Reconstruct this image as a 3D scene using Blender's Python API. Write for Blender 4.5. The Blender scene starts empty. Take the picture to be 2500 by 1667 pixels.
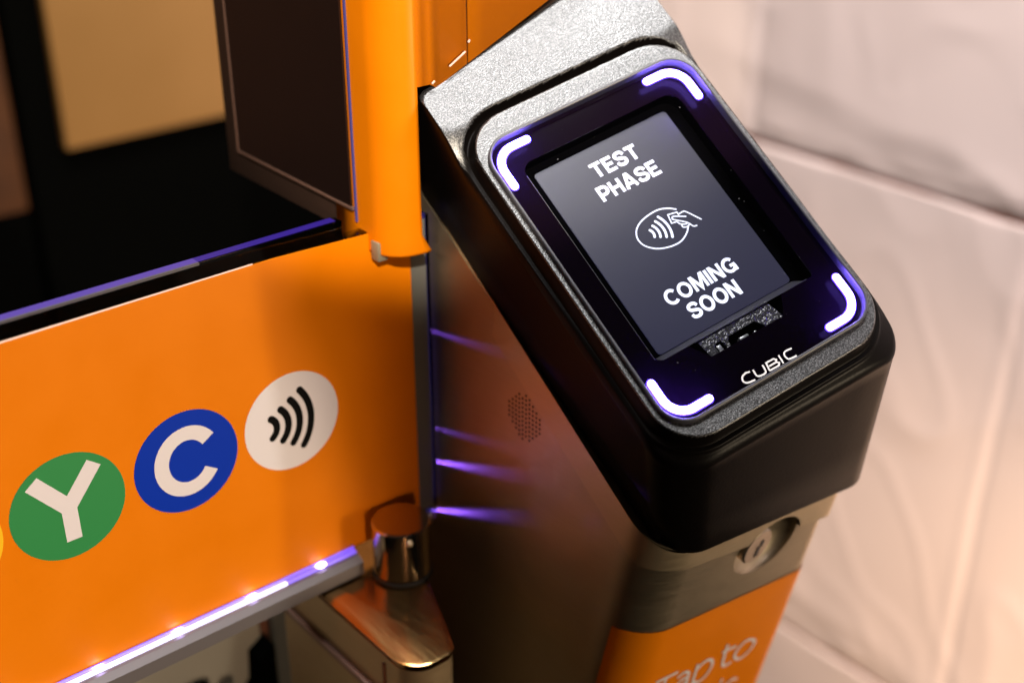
import bpy, bmesh, math, random
from mathutils import Vector, Matrix, noise
random.seed(4)
S = bpy.context.scene
COL = S.collection
rad = math.radians

# ------------------------------------------------------------------ camera, world, lamps, exposure
cam_d = bpy.data.cameras.new('camera'); cam = bpy.data.objects.new('camera', cam_d); COL.objects.link(cam)
RGT = Vector((0.766044, -0.642788, 0)); DWN = Vector((-0.295667, -0.352362, -0.887931)); FWD = Vector((0.570751, 0.680195, -0.459976))
cam.matrix_world = Matrix(((RGT.x, -DWN.x, -FWD.x, 0), (RGT.y, -DWN.y, -FWD.y, 0), (RGT.z, -DWN.z, -FWD.z, 1.25), (0, 0, 0, 1)))
cam_d.sensor_width = 36; cam_d.lens = 45.92; cam_d.clip_start = 0.02; cam_d.clip_end = 60
cam_d.dof.use_dof = True; cam_d.dof.focus_distance = 0.497; cam_d.dof.aperture_fstop = 5.0
S.camera = cam

W = bpy.data.worlds.new('World'); S.world = W; W.use_nodes = True
W.node_tree.nodes['Background'].inputs[0].default_value = (0.62, 0.50, 0.46, 1)
W.node_tree.nodes['Background'].inputs[1].default_value = 0.025

def lamp(name, kind, loc, target, energy, color, size=0.1, size_y=None, spot=None, blend=0.5):
    d = bpy.data.lights.new(name, kind); o = bpy.data.objects.new(name, d); COL.objects.link(o)
    o.location = loc; d.energy = energy; d.color = color
    o.rotation_euler = (Vector(target) - Vector(loc)).to_track_quat('-Z', 'Y').to_euler()
    if kind == 'AREA':
        d.size = size
        if size_y: d.shape = 'RECTANGLE'; d.size_y = size_y
    else:
        d.shadow_soft_size = size
    if kind == 'SPOT': d.spot_size = spot; d.spot_blend = blend
    return o
lamp('ceiling_lamp', 'AREA', (0.46, 0.50, 2.35), (0.38, 0.33, 1.05), 57, (1.0, 0.99, 0.98), 0.60, 0.60)
lamp('flap_step_spot', 'SPOT', (-0.20, -0.90, 0.975), (-0.392, 0.42, 0.97), 16.5, (1.0, 0.94, 0.84), 0.004, spot=rad(52.4), blend=0.008)  # added unseen spot; its cone edge draws the flap's first shade step
lamp('second_flap_step_spot', 'SPOT', (-0.15, -0.90, 1.0), (-0.342, 0.42, 0.97), 13, (1.0, 0.88, 0.74), 0.02, spot=rad(52.1), blend=0.03)  # added spot, cone edge stands in for the second shadow boundary
lamp('third_flap_fill_spot', 'SPOT', (-0.17, -0.90, 1.05), (-0.332, 0.42, 0.97), 21, (1.0, 0.60, 0.38), 0.03, spot=rad(53.2), blend=0.02)  # added reddish fill, imitates warm bounce on the shaded part of the flap
lamp('key_lamp', 'SPOT', (0.80, -0.80, 0.85), (0.34, 0.35, 0.90), 33, (1.0, 0.80, 0.55), 0.12, spot=rad(60), blend=0.6)
lamp('nose_fill_spot', 'SPOT', (-0.25, -0.45, 1.75), (0.30, 0.41, 1.283), 112, (1.0, 0.86, 0.68), 0.012, spot=rad(23), blend=0.12)  # unseen spot added to brighten the orange nose, cone kept narrow
lamp('wall_fill_spot', 'SPOT', (0.72, -0.50, 1.75), (1.1, 0.70, 0.75), 88, (1.0, 0.87, 0.90), 0.15, spot=rad(58), blend=0.7)  # unseen wash light added to brighten the wall
lamp('wall_low_fill_spot', 'SPOT', (0.78, -0.20, 0.50), (1.1, 0.45, 0.30), 70, (1.0, 0.72, 0.46), 0.15, spot=rad(66), blend=1.0)  # added low fill that warms the lower wall
lamp('far_fill', 'AREA', (0.15, 0.72, 2.1), (0.55, 1.3, 0.95), 1.5, (1.0, 0.62, 0.25), 0.4, 0.4)  # fill light added for the far tan panel
for z0_, e_, k_ in ((0.8885, 1.5, 0.46), (0.9160, 1.5, 0.36), (0.9340, 0.25, 0.27), (0.9845, 0.3, 0.17)):   # violet light leaking past the edge of the lit flap
    lamp('edge_light', 'SPOT', (0.30862, 0.4310, z0_ - 0.0105 * k_), (0.30930, 0.381, z0_ + 0.0395 * k_), e_ * 1.1, (0.20, 0.08, 1.0), 0.0009, spot=rad(8), blend=1.0)

S.view_settings.view_transform = 'Standard'; S.view_settings.look = 'None'
S.view_settings.exposure = 0.0; S.view_settings.gamma = 1.0; S.view_settings.use_curve_mapping = False
S.cycles.max_bounces = 8; S.cycles.transparent_max_bounces = 12; S.cycles.use_denoising = True
S.cycles.sample_clamp_indirect = 6.0

# ------------------------------------------------------------------ material helpers
def mat(name, col=(0.5, 0.5, 0.5), rough=0.5, metal=0.0, spec=0.5, emit=None, es=0.0, coat=0.0):
    m = bpy.data.materials.new(name); m.use_nodes = True
    b = m.node_tree.nodes['Principled BSDF']
    b.inputs['Base Color'].default_value = (*col, 1); b.inputs['Roughness'].default_value = rough
    b.inputs['Metallic'].default_value = metal; b.inputs['Specular IOR Level'].default_value = spec
    b.inputs['Coat Weight'].default_value = coat; b.inputs['Coat Roughness'].default_value = 0.05
    if emit: b.inputs['Emission Color'].default_value = (*emit, 1); b.inputs['Emission Strength'].default_value = es
    return m
def nt(m): return m.node_tree.nodes, m.node_tree.links, m.node_tree.nodes['Principled BSDF']
def noise_tex(m, scale, detail=3, rough=0.5, stretch=(1, 1, 1), coord='Object'):
    N, L, b = nt(m)
    tc = N.new('ShaderNodeTexCoord'); mp = N.new('ShaderNodeMapping'); mp.inputs['Scale'].default_value = stretch
    t = N.new('ShaderNodeTexNoise'); t.inputs['Scale'].default_value = scale; t.inputs['Detail'].default_value = detail; t.inputs['Roughness'].default_value = rough
    L.new(tc.outputs[coord], mp.inputs[0]); L.new(mp.outputs[0], t.inputs['Vector'])
    return t
def ramp(m, src, stops):
    N, L, b = nt(m); r = N.new('ShaderNodeValToRGB'); e = r.color_ramp.elements
    e[0].position, e[0].color = stops[0][0], (*stops[0][1], 1); e[1].position, e[1].color = stops[-1][0], (*stops[-1][1], 1)
    for p, c in stops[1:-1]: q = e.new(p); q.color = (*c, 1)
    L.new(src, r.inputs[0]); return r
def bump(m, src, strength, dist):
    N, L, b = nt(m); bp = N.new('ShaderNodeBump'); bp.inputs['Strength'].default_value = strength; bp.inputs['Distance'].default_value = dist
    L.new(src, bp.inputs['Height']); L.new(bp.outputs[0], b.inputs['Normal']); return bp
def var_rough(m, src, lo, hi):
    N, L, b = nt(m); r = N.new('ShaderNodeMapRange'); r.inputs[3].default_value = lo; r.inputs[4].default_value = hi
    r.inputs[1].default_value = 0.3; r.inputs[2].default_value = 0.7
    L.new(src, r.inputs[0]); L.new(r.outputs[0], b.inputs['Roughness'])
g3 = lambda v: (v, v, v)

# textured black plastic of the reader
M_plastic = mat('grained_black_plastic', (0.016, 0.016, 0.018), 0.31, spec=0.9, coat=0.6)
M_plastic.node_tree.nodes['Principled BSDF'].inputs['Coat Roughness'].default_value = 0.34
t = noise_tex(M_plastic, 1900, 1.0, 0.5); bump(M_plastic, t.outputs[0], 0.45, 0.0004)
N, L, b = nt(M_plastic)
t = noise_tex(M_plastic, 1900, 0, 0.5); c = ramp(M_plastic, t.outputs[0], [(0.38, (0.006, 0.006, 0.007)), (0.50, (0.016, 0.016, 0.018)), (0.66, (0.07, 0.07, 0.073))]); L.new(c.outputs[0], b.inputs['Base Color'])
c = ramp(M_plastic, t.outputs[0], [(0.35, g3(0.45)), (0.66, g3(1.0))]); L.new(c.outputs[0], b.inputs['Specular IOR Level'])
M_shade_black = mat('shaded_black_plastic', (0.0035, 0.0026, 0.0024), 0.36, spec=0.07)  # darker copy of the reader's plastic, shade put into its colour
t = noise_tex(M_shade_black, 900, 2); bump(M_shade_black, t.outputs[0], 0.25, 0.0002)
M_grain_window = mat('coarse_grain_plastic', (0.07, 0.07, 0.073), 0.28, spec=1.0)
t = noise_tex(M_grain_window, 700, 1); bump(M_grain_window, t.outputs[0], 1.0, 0.0008)
M_rim = mat('clear_rim', (0.07, 0.07, 0.085), 0.32, spec=0.35)
b = M_rim.node_tree.nodes['Principled BSDF']; b.inputs['Transmission Weight'].default_value = 0.25; b.inputs['Subsurface Weight'].default_value = 0.3
b.inputs['Subsurface Radius'].default_value = (0.004, 0.004, 0.006)
M_mask = mat('dark_mask', (0.005, 0.002, 0.0065), 0.10, spec=0.2)
M_hole = mat('black_recess', (0.0015, 0.0015, 0.002), 0.6, spec=0.0)
M_lip = mat('dark_grey_lip', (0.09, 0.09, 0.095), 0.45, spec=0.5)
t = noise_tex(M_lip, 1500, 1); bump(M_lip, t.outputs[0], 0.3, 0.0003)
M_bar = mat('white_violet_light', (0.8, 0.8, 0.9), 0.4, emit=(0.24, 0.15, 1.0), es=85.0)
M_fringe = mat('violet_glow', (0.1, 0.08, 0.4), 0.4, emit=(0.10, 0.04, 1.0), es=1.6)
M_screen = mat('lit_screen', (0.016, 0.015, 0.018), 0.30, spec=1.0, emit=(0.26, 0.27, 0.80), es=0.052)
M_white_px = mat('lit_lettering', (0.5, 0.5, 0.5), 0.4, emit=(0.80, 0.84, 1.0), es=1.35)
M_logo = mat('logo_silver', (0.62, 0.60, 0.60), 0.35)
M_chip = mat('pale_metal_chip', (0.6, 0.62, 0.62), 0.3, metal=0.6)
# architectural glass: clear sheet with a Fresnel reflection
def sheet_glass(name, tint=(1, 1, 1), rough=0.02, ior=1.45):
    m = bpy.data.materials.new(name); m.use_nodes = True; N, L = m.node_tree.nodes, m.node_tree.links
    N.remove(N['Principled BSDF']); o = N['Material Output']
    tr = N.new('ShaderNodeBsdfTransparent'); tr.inputs[0].default_value = (*tint, 1)
    gl = N.new('ShaderNodeBsdfGlossy'); gl.inputs['Roughness'].default_value = rough
    fr = N.new('ShaderNodeFresnel'); fr.inputs[0].default_value = ior; mx = N.new('ShaderNodeMixShader')
    L.new(fr.outputs[0], mx.inputs[0]); L.new(tr.outputs[0], mx.inputs[1]); L.new(gl.outputs[0], mx.inputs[2]); L.new(mx.outputs[0], o.inputs[0])
    return m
M_lens = sheet_glass('lens_glass', (0.93, 0.93, 0.95))
M_flapglass = sheet_glass('flap_glass', (0.80, 0.84, 0.82))
M_orange = mat('orange_film', (0.72, 0.192, 0.001), 0.42, spec=0.12)
t = noise_tex(M_orange, 35, 4); N, L, b = nt(M_orange)
r = ramp(M_orange, t.outputs[0], [(0.3, (0.70, 0.184, 0.001)), (0.7, (0.74, 0.199, 0.001))]); L.new(r.outputs[0], b.inputs['Base Color'])
t2 = noise_tex(M_orange, 260, 2); bump(M_orange, t2.outputs[0], 0.06, 0.0006); var_rough(M_orange, t.outputs[0], 0.33, 0.45)
M_whitefilm = mat('white_print', (0.72, 0.69, 0.72), 0.4)
M_edgewhite = mat('white_film_edge', (0.72, 0.52, 0.44), 0.5)
M_green = mat('green_print', (0.020, 0.235, 0.060), 0.4); M_blue = mat('blue_print', (0.001, 0.030, 0.40), 0.4, spec=0.15)
M_yellow = mat('yellow_print', (0.85, 0.50, 0.004), 0.4); M_blackprint = mat('black_print', (0.003, 0.003, 0.003), 0.5, spec=0.05)
M_seam = mat('seam_dark', (0.09, 0.025, 0.004), 0.7)
def steel(name, col, rough, stretch, sc=60, metal=1.0):
    m = mat(name, col, rough, metal=metal); t = noise_tex(m, sc, 4, 0.6, stretch); bump(m, t.outputs[0], 0.04, 0.0005)
    var_rough(m, t.outputs[0], rough * 0.85, rough * 1.2)
    t2 = noise_tex(m, 14, 4, 0.6); N, L, b = nt(m)
    c = ramp(m, t2.outputs[0], [(0.35, tuple(x * 0.86 for x in col)), (0.68, col)]); L.new(c.outputs[0], b.inputs['Base Color'])
    return m
M_steel = steel('brushed_steel', (0.47, 0.385, 0.27), 0.42, (1, 1, 22), metal=0.93)
M_steel_dull = steel('dull_steel', (0.52, 0.41, 0.27), 0.42, (1, 1, 14), metal=0.72)
M_post = steel('post_steel', (0.38, 0.28, 0.16), 0.40, (1, 1, 14), metal=0.72)
M_deck = steel('polished_deck_steel', (0.44, 0.27, 0.11), 0.20, (8, 1, 1))
M_chrome = mat('polished_steel', (0.62, 0.52, 0.40), 0.13, metal=1.0)
M_lock = mat('lock_metal', (0.42, 0.35, 0.26), 0.28, metal=0.9)
M_dark = mat('dark_ring', (0.01, 0.009, 0.008), 0.4)
M_alu = mat('grey_aluminium', (0.17, 0.155, 0.16), 0.45, metal=0.6)
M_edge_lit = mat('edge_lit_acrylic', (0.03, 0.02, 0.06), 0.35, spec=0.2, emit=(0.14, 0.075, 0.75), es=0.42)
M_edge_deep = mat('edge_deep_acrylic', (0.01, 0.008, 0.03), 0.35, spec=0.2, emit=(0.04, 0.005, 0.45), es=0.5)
M_chamfer = mat('grey_chamfer', (0.07, 0.065, 0.08), 0.3)
M_grey_reflection = mat('grey_glass_reflection', (0.13, 0.13, 0.12), 0.4)
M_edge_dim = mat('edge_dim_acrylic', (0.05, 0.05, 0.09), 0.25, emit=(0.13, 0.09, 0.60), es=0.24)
M_strip = mat('led_strip', (0.75, 0.75, 0.85), 0.3, emit=(0.62, 0.60, 1.0), es=1.7)
M_strip_dim = mat('led_strip_violet', (0.3, 0.25, 0.7), 0.3, emit=(0.10, 0.03, 0.80), es=0.9)
M_led = mat('led_dot', (0.9, 0.9, 1.0), 0.3, emit=(0.55, 0.45, 1.0), es=22.0)
M_smoke = mat('smoked_panel', (0.013, 0.007, 0.006), 0.22, spec=0.5)
M_smoke_edge = mat('panel_frame', (0.045, 0.026, 0.020), 0.35, spec=0.6)
M_bevel = mat('bevelled_edge', (0.15, 0.085, 0.065), 0.4, metal=0.3)
M_tan = mat('tan_board', (0.20, 0.088, 0.013), 0.6); M_blackboard = mat('black_frame', (0.0012, 0.0012, 0.001), 0.9, spec=0.0)
t = noise_tex(M_tan, 3, 3); N, L, b = nt(M_tan); c = ramp(M_tan, t.outputs[0], [(0.3, (0.17, 0.078, 0.012)), (0.7, (0.24, 0.118, 0.03))]); L.new(c.outputs[0], b.inputs['Base Color'])
M_brown = mat('brown_board', (0.16, 0.055, 0.008), 0.6)
t = noise_tex(M_brown, 4, 3); N, L, b = nt(M_brown); c = ramp(M_brown, t.outputs[0], [(0.35, (0.025, 0.007, 0.001)), (0.65, (0.10, 0.030, 0.002))]); L.new(c.outputs[0], b.inputs['Base Color'])
M_floor = mat('black_floor', (0.0015, 0.0014, 0.0013), 0.95, spec=0.0)
t = noise_tex(M_floor, 30, 4); bump(M_floor, t.outputs[0], 0.3, 0.004)
M_wall = mat('pale_vinyl', (0.64, 0.52, 0.48), 0.55, spec=0.25)
t = noise_tex(M_wall, 3.0, 4); N, L, b = nt(M_wall); c = ramp(M_wall, t.outputs[0], [(0.3, (0.62, 0.50, 0.46)), (0.7, (0.67, 0.545, 0.505))]); L.new(c.outputs[0], b.inputs['Base Color'])
M_baseplate = mat('grey_beige_plate', (0.26, 0.23, 0.165), 0.45, metal=0.2)

# ------------------------------------------------------------------ mesh helpers
def finish(name, bm, m, parent=None, sharp=35, label=None):
    bmesh.ops.recalc_face_normals(bm, faces=bm.faces)
    me = bpy.data.meshes.new(name); bm.to_mesh(me); bm.free()
    for p in me.polygons: p.use_smooth = True
    me.set_sharp_from_angle(angle=rad(sharp))
    me.materials.append(m)
    o = bpy.data.objects.new(name, me); COL.objects.link(o)
    if parent: o.parent = parent
    if label: o['label'] = label
    return o
def loft(bm, rings, close=True, cap0=False, cap1=False):
    V = [[bm.verts.new(p) for p in r] for r in rings]; n = len(rings[0])
    for a, b in zip(V, V[1:]):
        for i in range(n if close else n - 1):
            j = (i + 1) % n; bm.faces.new((a[i], a[j], b[j], b[i]))
    if cap0: bm.faces.new(V[0][::-1])
    if cap1: bm.faces.new(V[-1])
    return V
def rpoly(c, r, n=8):
    """rounded polygon, corners in counter-clockwise order; r per corner"""
    out = []; k = len(c)
    for i in range(k):
        p = Vector(c[i]); a = (Vector(c[i - 1]) - p); b_ = (Vector(c[(i + 1) % k]) - p); a.normalize(); b_.normalize()
        rr = r[i] if hasattr(r, '__len__') else r
        half = a.angle(b_) / 2; d = rr / math.tan(half); bis = (a + b_).normalized(); cen = p + bis * (rr / math.sin(half))
        s = p + a * d - cen; e = p + b_ * d - cen
        a0 = math.atan2(s.y, s.x); a1 = math.atan2(e.y, e.x)
        while a1 < a0: a1 += 2 * math.pi
        if a1 - a0 > math.pi: a1 -= 2 * math.pi
        for q in range(n + 1):
            t_ = a0 + (a1 - a0) * q / n; out.append((cen.x + rr * math.cos(t_), cen.y + rr * math.sin(t_)))
    return out
def rrect(x0, y0, x1, y1, r, n=8): return rpoly([(x0, y0), (x1, y0), (x1, y1), (x0, y1)], r, n)
def inset(poly, d):
    n = len(poly); out = []
    for i in range(n):
        a = Vector(poly[(i + 1) % n]) - Vector(poly[i - 1]); a.normalize(); out.append((poly[i][0] - a.y * d, poly[i][1] + a.x * d))
    return out
def add_box(bm, x0, y0, z0, x1, y1, z1, bev=0.0, seg=2):
    b = bmesh.new(); bmesh.ops.create_cube(b, size=1)
    for v in b.verts: v.co = Vector(((x0 + x1) / 2 + v.co.x * (x1 - x0), (y0 + y1) / 2 + v.co.y * (y1 - y0), (z0 + z1) / 2 + v.co.z * (z1 - z0)))
    if bev: bmesh.ops.bevel(b, geom=list(b.edges), offset=bev, segments=seg, profile=0.5, affect='EDGES')
    me = bpy.data.meshes.new('tmp'); b.to_mesh(me); b.free(); bm.from_mesh(me); bpy.data.meshes.remove(me)
def box(name, lo, hi, m, parent=None, bev=0.0, label=None):
    bm = bmesh.new(); add_box(bm, *lo, *hi, bev); return finish(name, bm, m, parent, label=label)
def cyl(bm, c, r, z0, z1, n=40, bev=0.0):
    prof = [(r - bev, z0), (r, z0 + bev), (r, z1 - bev), (r - bev, z1)] if bev else [(r, z0), (r, z1)]
    loft(bm, [[(c[0] + q * math.cos(2 * math.pi * i / n), c[1] + q * math.sin(2 * math.pi * i / n), z) for i in range(n)] for q, z in prof], True, True, True)
def smooth_path(pts, sub=8, closed=False):
    P = [Vector((*p, 0)) if len(p) == 2 else Vector(p) for p in pts]; n = len(P); out = []
    rng = range(n) if closed else range(n - 1)
    for i in rng:
        p0 = P[i - 1] if (closed or i > 0) else P[i] * 2 - P[i + 1]; p1 = P[i]; p2 = P[(i + 1) % n]
        p3 = P[(i + 2) % n] if (closed or i + 2 < n) else p2 * 2 - p1
        for k in range(sub):
            t_ = k / sub; out.append(0.5 * ((2 * p1) + (p2 - p0) * t_ + (2 * p0 - 5 * p1 + 4 * p2 - p3) * t_ ** 2 + (3 * p1 - p0 - 3 * p2 + p3) * t_ ** 3))
    if not closed: out.append(P[-1])
    return [(p.x, p.y) for p in out]
def ribbon(bm, pts, w, z=0.0, th=0.0003, round_ends=False, closed=False, T=None):
    """a flat printed or lit stroke of width w along pts (x, y); T maps (x, y, z) to the surface"""
    T = T or (lambda x, y, q: (x, y, q)); P = [Vector(p) for p in pts]; n = len(P); Lf, Rt = [], []
    for i in range(n):
        a = P[i] - P[i - 1] if (i > 0 or closed) else P[1] - P[0]; b_ = P[(i + 1) % n] - P[i] if (i < n - 1 or closed) else a
        a = a.normalized(); b_ = b_.normalized(); na = Vector((-a.y, a.x)); nb = Vector((-b_.y, b_.x)); m_ = (na + nb).normalized()
        k = w / 2 / max(0.35, m_.dot(na)); Lf.append(P[i] + m_ * k); Rt.append(P[i] - m_ * k)
    def capp(c, d):
        a0 = math.atan2(d.y, d.x); return [c + Vector((math.cos(a0 - math.pi / 2 + math.pi * q / 8), math.sin(a0 - math.pi / 2 + math.pi * q / 8))) * w / 2 for q in range(1, 8)]
    if closed:
        top = [[T(*p, z + th) for p in Lf], [T(*p, z + th) for p in Rt]]; bot = [[T(*p, z) for p in Lf], [T(*p, z) for p in Rt]]
        loft(bm, [bot[0], top[0], top[1], bot[1]], True); return
    e0 = capp(P[0], (P[0] - P[1])) if round_ends else []; e1 = capp(P[-1], (P[-1] - P[-2])) if round_ends else []
    # strip of quads plus end fans, on top; walls round the outline
    tl = [bm.verts.new(T(*p, z + th)) for p in Lf]; tr = [bm.verts.new(T(*p, z + th)) for p in Rt]
    for i in range(n - 1): bm.faces.new((tr[i], tr[i + 1], tl[i + 1], tl[i]))
    c0 = [bm.verts.new(T(*p, z + th)) for p in e0]; c1 = [bm.verts.new(T(*p, z + th)) for p in e1]
    if e0: bm.faces.new([tl[0]] + c0 + [tr[0]])
    if e1: bm.faces.new([tr[-1]] + c1 + [tl[-1]])
    loopv = tr + c1 + tl[::-1] + c0; loopp = Rt + e1 + Lf[::-1] + e0
    bv = [bm.verts.new(T(*p, z)) for p in loopp]; k = len(loopv)
    for i in range(k): bm.faces.new((loopv[i], bv[i], bv[(i + 1) % k], loopv[(i + 1) % k]))
def empty(name, loc, label=None, cat=None, group=None, rot=None):
    o = bpy.data.objects.new(name, None); COL.objects.link(o); o.empty_display_size = 0.02; o.location = loc
    if rot: o.matrix_world = rot
    if label: o['label'] = label; o['category'] = cat
    if group: o['group'] = group
    return o
def wmesh(name, bm, m, parent, **k):
    """mesh given in world coordinates, hung under an unrotated Empty"""
    if parent: bmesh.ops.translate(bm, verts=bm.verts, vec=-Vector(parent.location))
    return finish(name, bm, m, parent, **k)
def arc(cx, cy, r, a0, a1, n=14): return [(cx + r * math.cos(rad(a0 + (a1 - a0) * i / n)), cy + r * math.sin(rad(a0 + (a1 - a0) * i / n))) for i in range(n + 1)]
# capital letters as strokes in a box one unit high
GL = {
 'T': (0.80, [[(0, .92), (.80, .92)], [(.40, .84), (.40, 0)]]), 'E': (0.72, [[(.72, .08), (.085, .08), (.085, .92), (.70, .92)], [(.17, .51), (.64, .51)]]),
 'S': (0.80, [smooth_path([(.72, .70), (.62, .87), (.40, .925), (.17, .86), (.10, .71), (.20, .57), (.42, .50), (.64, .42), (.71, .27), (.61, .12), (.39, .075), (.15, .14), (.075, .32)], 5)]),
 'P': (0.76, [[(.085, 0), (.085, .92), (.42, .92)] + arc(.42, .665, .255, 90, -90, 10)[1:] + [(.17, .41)]]), 'H': (0.80, [[(.085, 0), (.085, 1)], [(.715, 0), (.715, 1)], [(.17, .52), (.63, .52)]]),
 'A': (0.90, [[(.085, 0), (.40, .96), (.50, .96), (.815, 0)], [(.24, .30), (.66, .30)]]),
 'C': (0.86, [[(.47 + .39 * math.cos(rad(a)), .5 + .425 * math.sin(rad(a))) for a in range(38, 323, 12)]]),
 'O': (0.94, [[(.47 + .385 * math.cos(rad(a)), .5 + .425 * math.sin(rad(a))) for a in range(0, 360, 10)]]),
 'M': (1.00, [[(.085, 0), (.085, .95), (.16, .95), (.50, .12), (.84, .95), (.915, .95), (.915, 0)]]), 'I': (0.17, [[(.085, 0), (.085, 1)]]),
 'N': (0.82, [[(.085, 0), (.085, .93), (.15, .93), (.67, .07), (.735, .07), (.735, 1)]]),
 'G': (0.90, [[(.47 + .39 * math.cos(rad(a)), .5 + .425 * math.sin(rad(a))) for a in range(38, 330, 12)] + [(.82, .42)], [(.50, .44), (.90, .44)], [(.82, .40), (.82, 0)]]),
 'Y': (0.90, [[(.07, 1), (.45, .47), (.83, 1)], [(.45, .50), (.45, 0)]])}
def arc3(a, b_, c, n=16):
    ax, ay, bx, by, cx, cy = *a, *b_, *c; d = 2 * (ax * (by - cy) + bx * (cy - ay) + cx * (ay - by))
    ux = ((ax * ax + ay * ay) * (by - cy) + (bx * bx + by * by) * (cy - ay) + (cx * cx + cy * cy) * (ay - by)) / d
    uy = ((ax * ax + ay * ay) * (cx - bx) + (bx * bx + by * by) * (ax - cx) + (cx * cx + cy * cy) * (bx - ax)) / d
    r = math.hypot(ax - ux, ay - uy); a0 = math.atan2(ay - uy, ax - ux); a1 = math.atan2(cy - uy, cx - ux)
    if a1 > a0: a1 -= 2 * math.pi
    if a0 - a1 > math.pi: a1 += 2 * math.pi
    return [(ux + r * math.cos(a0 + (a1 - a0) * i / n), uy + r * math.sin(a0 + (a1 - a0) * i / n)) for i in range(n + 1)]
def word(bm, text, cx, y0, h, width, z, bold=0.165, T=None):
    gap = 0.14; tot = sum(GL[c][0] for c in text) + gap * (len(text) - 1); sx = width / tot; x = cx - width / 2
    for c in text:
        for k, st in enumerate(GL[c][1]):
            pts = [(x + p[0] * sx, y0 + p[1] * h) for p in st]
            ribbon(bm, pts, bold * h, z + 0.00002 * k, 0.0001, closed=(c == 'O'), T=T)
        x += (GL[c][0] + gap) * sx

# ------------------------------------------------------------------ setting
def plane_struct(name, pts, m):
    bm = bmesh.new(); bm.faces.new([bm.verts.new(p) for p in pts]); o = finish(name, bm, m); o['kind'] = 'structure'; return o
plane_struct('floor', [(-4, -3, 0), (4, -3, 0), (4, 5, 0), (-4, 5, 0)], M_floor)

# padded wall to the right: X = 1.10, horizontal seams and vertical seams, creased vinyl
WX = 1.10; HS = [0.174, 0.783, 1.39]; VS = [0.545, 0.895, 1.245, 0.195, -0.155]
def rid(y, z, q): return 1 - abs(noise.noise(Vector((y, z, q)))) * 2
def wall_h(y, z):
    zs = z - 0.002 * math.sin(3.1 * y + 0.4) - 0.0015 * noise.noise(Vector((y * 16, 1, 1))); ys = y - 0.007 * math.sin(4.0 * z) - 0.002 * noise.noise(Vector((z * 14, 2, 2)))
    dh = min(abs(zs - s) for s in HS); dv = min(abs(ys - s) for s in VS)
    h = 0.0012 * (1 - math.exp(-dh / 0.02)) + 0.0010 * (1 - math.exp(-dv / 0.02))
    wd = 0.0034 + 0.0012 * noise.noise(Vector((y * 12, z * 12, 4)))
    h -= 0.007 * math.exp(-(dh / wd) ** 4) + 0.0009 * math.exp(-(dv / 0.0035) ** 2)
    h += 0.0006 * math.exp(-((ys - min(VS, key=lambda s: abs(ys - s)) - 0.012) / 0.006) ** 2)
    h += 0.0018 * noise.noise(Vector((y * 4.2, z * 3.6, 1.3))) + 0.0010 * noise.noise(Vector((y * 9 + z * 5, z * 7 - y * 4, 5)))
    h += 0.0020 * max(0, rid(y * 5 + z * 3, z * 4 - y * 2, 7.5) - 0.55) + 0.0012 * max(0, rid(y * 11 - z * 4, z * 9, 3.5) - 0.5)
    for s in HS:                                   # folds that sag just above each seam
        d = zs - s
        if 0 < d < 0.30:
            a = max(0, 0.55 + 1.0 * noise.noise(Vector((y * 5.5, s * 9, 8)))); dc = 0.035 + 0.17 * (y - 0.60) + 0.012 * noise.noise(Vector((y * 13, s, 2)))
            h += 0.0034 * a * (sst_(dc - 0.034, dc + 0.010, d) * math.exp(-max(0, d - dc) / 0.05))
            h += 0.0022 * max(0, 0.3 + noise.noise(Vector((y * 17, s * 5, 3)))) * sst_(0.012, 0.020, d) * math.exp(-max(0, d - 0.02) / 0.015)
    return h
def sst_(a, b_, x):
    t_ = max(0, min(1, (x - a) / (b_ - a))); return t_ * t_ * (3 - 2 * t_)
bm = bmesh.new(); ny, nz = 380, 400; y0, y1, z0, z1 = 0.15, 1.30, 0.02, 1.25
rings = [[(WX - wall_h(y0 + (y1 - y0) * i / ny, z0 + (z1 - z0) * j / nz), y0 + (y1 - y0) * i / ny, z0 + (z1 - z0) * j / nz) for i in range(ny + 1)] for j in range(nz + 1)]
loft(bm, rings, False)
add_box(bm, WX + 0.004, -1.6, 0, WX + 0.05, 1.40, 2.3)
wall = o = finish('padded_wall', bm, M_wall); o['label'] = 'pale pink quilted vinyl wall with creased seams behind the card reader'; o['category'] = 'wall'

M_gap = mat('brown_seam', (0.24, 0.085, 0.06), 0.7)
for s_ in HS[:2]:
    bm = bmesh.new(); add_box(bm, WX + 0.0015, 0.15, s_ - 0.0034, WX + 0.012, 1.30, s_ + 0.0034); finish('seam', bm, M_gap, wall)
# far side of the gate, out of focus
far = empty('far_gate', (0.5, 1.33, 0), 'blurred far gate with a tan panel framed in black', 'gate')
bm = bmesh.new(); add_box(bm, 0.447, 1.315, 0, 1.04, 1.40, 2.2); wmesh('frame', bm, M_blackboard, far)
bm = bmesh.new(); add_box(bm, 0.4835, 1.300, 0.798, 1.03, 1.314, 2.0, 0.002); wmesh('panel', bm, M_tan, far)
far2 = empty('far_post', (0.2, 1.33, 0), 'blurred dark orange-brown board at the far left edge', 'board')
bm = bmesh.new(); add_box(bm, -0.35, 1.325, 0.735, 0.4415, 1.36, 2.2, 0.002); wmesh('board', bm, M_brown, far2)
bm = bmesh.new(); add_box(bm, -0.35, 1.326, 0.0, 0.4415, 1.40, 0.734); wmesh('plinth', bm, M_blackboard, far2)

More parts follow.
